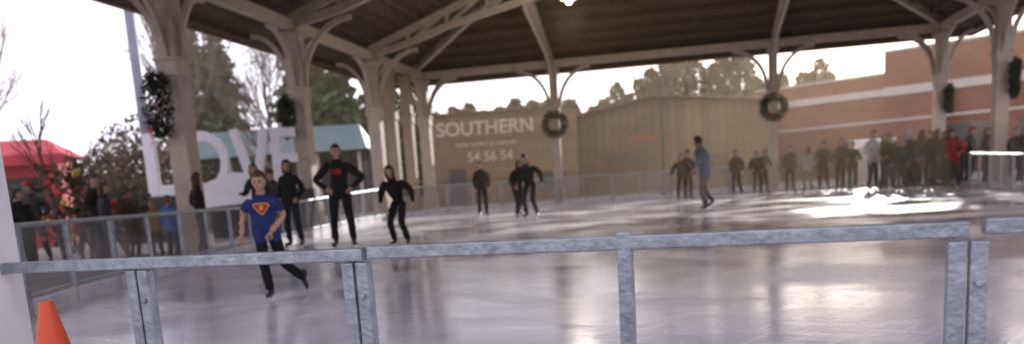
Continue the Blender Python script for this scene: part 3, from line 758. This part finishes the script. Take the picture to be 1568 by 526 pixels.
    hd = bpy.data.objects.new('head', head_mesh(skin, hair, kind, hat)); COL.objects.link(hd); hd.parent = e
    hd.location = J['hed'] + Vector((0, -.015, -.015)); hd.rotation_euler = (lean * .3, 0, math.radians(headturn)); hd.scale = (hs, hs, hs)
    if coat and not short:
        m = MB(); ax = (J['nek'] - J['che']).normalized(); c0 = J['nek'] - ax * .03; m.tube(c0, c0 + ax * .035, .088, .094, 14, 0, False); m.tube(c0 + ax * .035, c0 + ax * .065, .094, .072, 14, 0, False)
        m.obj('collar', [cmat(top, 'top_cloth')], e, smooth=True)
    hm = hand_for(cmat(gloves, 'glove') if gloves else cmat(skin, 'skin', .55, .06))
    for sd, el, w in (('left', 'Le', 'Lw'), ('right', 'Re', 'Rw')):
        h = bpy.data.objects.new(sd + '_hand', hm); COL.objects.link(h); h.parent = e
        d_ = (J[w] - J[el]).normalized(); h.location = J[w] - d_ * .005
        h.rotation_euler = (-d_).to_track_quat('Z', 'X').to_euler(); h.scale = (1.0 if sd == 'left' else -1.0, 1, 1)
    for sd, a in (('left', 'La'), ('right', 'Ra')):
        f = bpy.data.objects.new(sd + ('_skate' if skates else '_shoe'), SK8 if skates else SHOE); COL.objects.link(f); f.parent = e
        f.location = J[a]; f.rotation_euler = (0, 0, math.radians(14 if sd == 'left' else -14))
        if Lf and sd == 'left': f.rotation_euler = (math.radians(Lf), 0, math.radians(30))
    if extra: extra(e, J, lean)
    return e

def emblem(e, J, lean):
    c = J['che'] + Vector((0, -.156, -.03))
    def pl_(pts, off, mt, nm):
        m = MB(); vs = []
        for (x, z) in pts: vs.append((x, -off + 1.2 * x * x * 1.6, z))
        n = len(vs); m.add([(0, -off, 0)] + vs, [(0, i + 1, (i + 1) % n + 1) for i in range(n)])
        o = m.obj(nm, [mt], e, loc=c); o.rotation_euler = (lean, 0, 0)
    sh = [(x * 1.15, z * 1.15) for x, z in [(-.1, .02), (-.05, -.05), (0, -.1), (.05, -.05), (.1, .02), (.07, .055), (-.07, .055)]]
    pl_(sh, .006, 'gold', 'shirt_emblem'); pl_([(x * .84, z * .84) for x, z in sh], .010, 'red', 'shirt_emblem_inner')
    pl_([(-.03, -.02), (.0, -.035), (.03, -.01), (.01, .006), (.035, .02), (0, .034), (-.032, .012), (-.004, -.004)], .014, 'gold', 'shirt_emblem_letter')
def redprint(e, J, lean):
    m = MB(); c = J['che'] + Vector((0, -.142, -.03))
    for x, z in ((-.055, 0), (0, -.008), (.05, .004)): m.box((x, 0, z), (.032, .005, .085))
    m.box((0, 0.001, .03), (.13, .005, .024)); m.obj('shirt_print', [cmat((.45, .02, .03), 'print')], e, loc=c)

BLK = (.011, .010, .012); NVY = (.018, .021, .036); DG = (.035, .031, .034)
person('boy_skater', -2.27, 7.85, 1.20, 8, 'boy', (.02, .034, .13), BLK, (.08, .045, .025), 'short', short=True, extra=emblem, sub=2, headturn=-6, bulk=1.28, hs=1.16)
person('woman_skater', -4.2, 16.4, 1.70, -15, 'pockets', BLK, NVY, (.03, .018, .012), 'long', bulk=1.15)
person('man_skater', -2.96, 15.1, 1.85, 4, 'hips', BLK, BLK, (.025, .016, .012), 'short', extra=redprint, bulk=1.15, sub=2)
person('woman_skater', -1.88, 14.7, 1.47, -18, 'crouch', BLK, BLK, (.035, .02, .015), 'long', bulk=1.35, sub=2)
person('man_skater', -.68, 27.2, 1.78, 10, 'stand', BLK, BLK, kind='short', bulk=1.25)
person('woman_skater', .42, 24.0, 1.66, 30, 'stride', BLK, BLK, kind='long', bulk=1.25)
person('man_skater', .78, 23.7, 1.86, -25, 'crouch', BLK, NVY, kind='short', bulk=1.3)
person('man_skater', 5.12, 21.0, 1.88, 220, 'stride', (.17, .17, .20), (.20, .165, .15), (.06, .035, .02), 'short', bulk=1.25)
person('woman_skater', 6.5, 30, 1.72, -20, 'glide', BLK, BLK, kind='long', bulk=1.3)
person('man_skater', 6.85, 30.6, 1.80, 15, 'stand', BLK, DG, kind='hat', hat=(.03, .03, .04), bulk=1.25)
row = [(9.15, 32.4, 1.74, DG, 'hat'), (10.0, 32.5, 1.66, BLK, 'short'), (10.35, 32.8, 1.7, DG, 'long'), (11.1, 32.0, 1.80, (.09, .07, .06), 'short'), (11.7, 31.8, 1.70, (.42, .39, .38), 'long'), (12.25, 31.6, 1.84, BLK, 'hat'),
       (12.75, 31.2, 1.88, NVY, 'short'), (13.1, 31.6, 1.8, BLK, 'long'), (12.95, 30.6, 1.75, BLK, 'short')]
for i, (x, y, h, c, k) in enumerate(row):
    person('skater', x, y, h, rr(-50, 50), ('stand', 'pockets', 'rail')[i % 3], c, BLK if i != 4 else (.22, .2, .18), kind=k, hat=(.05, .05, .06) if k == 'hat' else None, bulk=rr(1.25, 1.5))
grp = [(12.6, 28.2, 2.0, (.42, .40, .42)), (12.95, 26.8, 1.6, NVY), (13.3, 27.1, 1.85, BLK), (13.6, 27.8, 1.76, DG), (13.75, 26.6, 1.8, BLK), (14.05, 28.0, 1.9, (.08, .06, .055)),
       (14.25, 26.2, 1.78, (.32, .02, .03)), (14.7, 27.2, 1.86, BLK), (15.1, 27.0, 1.5, NVY), (15.4, 26.4, 1.8, BLK), (15.8, 28.0, 1.9, DG), (15.9, 25.4, 1.74, BLK), (16.5, 26.6, 1.76, NVY), (13.6, 29.6, 1.9, BLK), (14.6, 29.8, 1.8, BLK), (15.7, 29.4, 1.85, BLK),
       (13.45, 28.9, 1.9, DG), (14.9, 28.6, 1.95, NVY), (13.1, 28.0, 1.8, BLK), (15.25, 28.3, 2.0, BLK), (16.9, 25.6, 1.7, DG)]
for i, (x, y, h, c) in enumerate(grp):
    k = ('short', 'long', 'hat', 'short')[i % 4]
    person('spectator', x, y, h, rr(-90, 90), ('pockets', 'stand', 'rail')[i % 3], c, BLK if i % 3 else DG, kind=k, hat=[(.05, .05, .06), (.25, .03, .03), (.4, .4, .4)][i % 3] if k == 'hat' else None, bulk=rr(1.25, 1.6),
           hair=[(.03, .02, .015), (.12, .07, .04), (.06, .04, .03)][i % 3], skates=x < 14.5)
person('skater', 10.98, 17.0, 1.62, 70, 'stand', BLK, BLK, kind='short', bulk=1.3)
# people outside the left fence
person('spectator', -8.15, 14, 1.42, 60, 'stand', BLK, BLK, kind='short', skates=False, bulk=1.4)
person('spectator', -7.35, 15, 1.62, 100, 'pockets', BLK, NVY, kind='short', skates=False, bulk=1.5)
person('spectator', -7.75, 16.2, 1.3, -20, 'stand', (.30, .03, .04), DG, kind='hat', hat=(.4, .3, .05), skates=False, bulk=1.4)
person('spectator', -9.6, 17.0, 1.65, 10, 'pockets', DG, BLK, kind='hat', hat=(.3, .03, .03), skates=False, bulk=1.4)
person('child_spectator', -5.65, 14, 1.16, 160, 'stand', (.05, .12, .30), DG, (.12, .07, .04), 'short', skates=False, bulk=1.3)
person('woman_spectator', -5.6, 15.3, 1.55, 120, 'pockets', BLK, BLK, (.07, .03, .02), 'long', skates=False, bulk=1.4)
person('spectator', -5.35, 18.3, 1.78, -10, 'rail', NVY, BLK, (.10, .06, .04), 'long', skates=False, bulk=1.2)
person('spectator', -5.6, 20.5, 1.7, -30, 'rail', DG, BLK, (.05, .03, .02), 'hat', (.04, .04, .05), skates=False, bulk=1.3)
person('spectator', -10.6, 18.0, 1.6, 40, 'pockets', BLK, BLK, (.05, .03, .02), 'hat', (.04, .04, .05), skates=False, bulk=1.4)
person('spectator', -6.9, 14.4, 1.45, 130, 'stand', NVY, DG, (.06, .03, .02), 'long', skates=False, bulk=1.4)
person('child_spectator', -6.6, 15.6, 1.1, 20, 'stand', (.30, .2, .05), DG, skates=False, kind='hat', hat=(.3, .22, .05), bulk=1.3)

# ------------------------------------------------------------------ added scatter volume, stands in for the washed-out lens flare
hz = MB(); hz.box((5, 40, 8.0), (110, 72, 17.0))
hm_ = bpy.data.materials.new('flare_wash'); hm_.use_nodes = True
nt = hm_.node_tree; nt.nodes.remove(nt.nodes['Principled BSDF'])
vs_ = nt.nodes.new('ShaderNodeVolumeScatter'); vs_.inputs['Color'].default_value = (1.0, .80, .56, 1); vs_.inputs['Density'].default_value = 0.0017; vs_.inputs['Anisotropy'].default_value = 0.66
nt.links.new(vs_.outputs[0], nt.nodes['Material Output'].inputs['Volume'])
M['flare_haze'] = hm_
hz.obj('flare_haze', ['flare_haze'])

# ------------------------------------------------------------------ world + sun
AZ = math.radians(25); EL = math.radians(14.5)
w = bpy.data.worlds.new('World'); scene.world = w; w.use_nodes = True
nt = w.node_tree; n = nt.nodes; l = nt.links
bg = n['Background']; bg.inputs['Strength'].default_value = 0.15
sky = n.new('ShaderNodeTexSky'); sky.sky_type = 'NISHITA'; sky.sun_disc = False; sky.sun_elevation = EL; sky.sun_rotation = AZ
sky.air_density = 1.0; sky.dust_density = 3.0; sky.ozone_density = 2.0
mx = n.new('ShaderNodeMixRGB'); mx.inputs[0].default_value = 0.8; mx.inputs['Color2'].default_value = (12.6, 11.9, 13.6, 1)
l.new(sky.outputs[0], mx.inputs['Color1']); l.new(mx.outputs[0], bg.inputs['Color'])
sd = bpy.data.lights.new('sun', 'SUN'); sd.energy = 5; sd.angle = math.radians(0.5); sd.color = (1, .93, .84)
so = bpy.data.objects.new('sun', sd); COL.objects.link(so)
dv = Vector((math.sin(AZ) * math.cos(EL), math.cos(AZ) * math.cos(EL), math.sin(EL)))
so.rotation_euler = dv.to_track_quat('Z', 'Y').to_euler(); so.location = dv * 50

# ------------------------------------------------------------------ camera
cd_ = bpy.data.cameras.new('camera'); cam = bpy.data.objects.new('camera', cd_); COL.objects.link(cam)
cam.location = (0, 0, .93)
cam.rotation_euler = (Matrix.Rotation(math.radians(90 - 10.3), 3, 'X') @ Matrix.Rotation(math.radians(-3.7), 3, 'Z')).to_euler()
cd_.sensor_width = 36; cd_.lens = 28.7; cd_.shift_y = 0.159; cd_.clip_end = 1000; cd_.clip_start = 0.05
cd_.dof.use_dof = True; cd_.dof.focus_distance = 3.6; cd_.dof.aperture_fstop = 1.7
scene.camera = cam
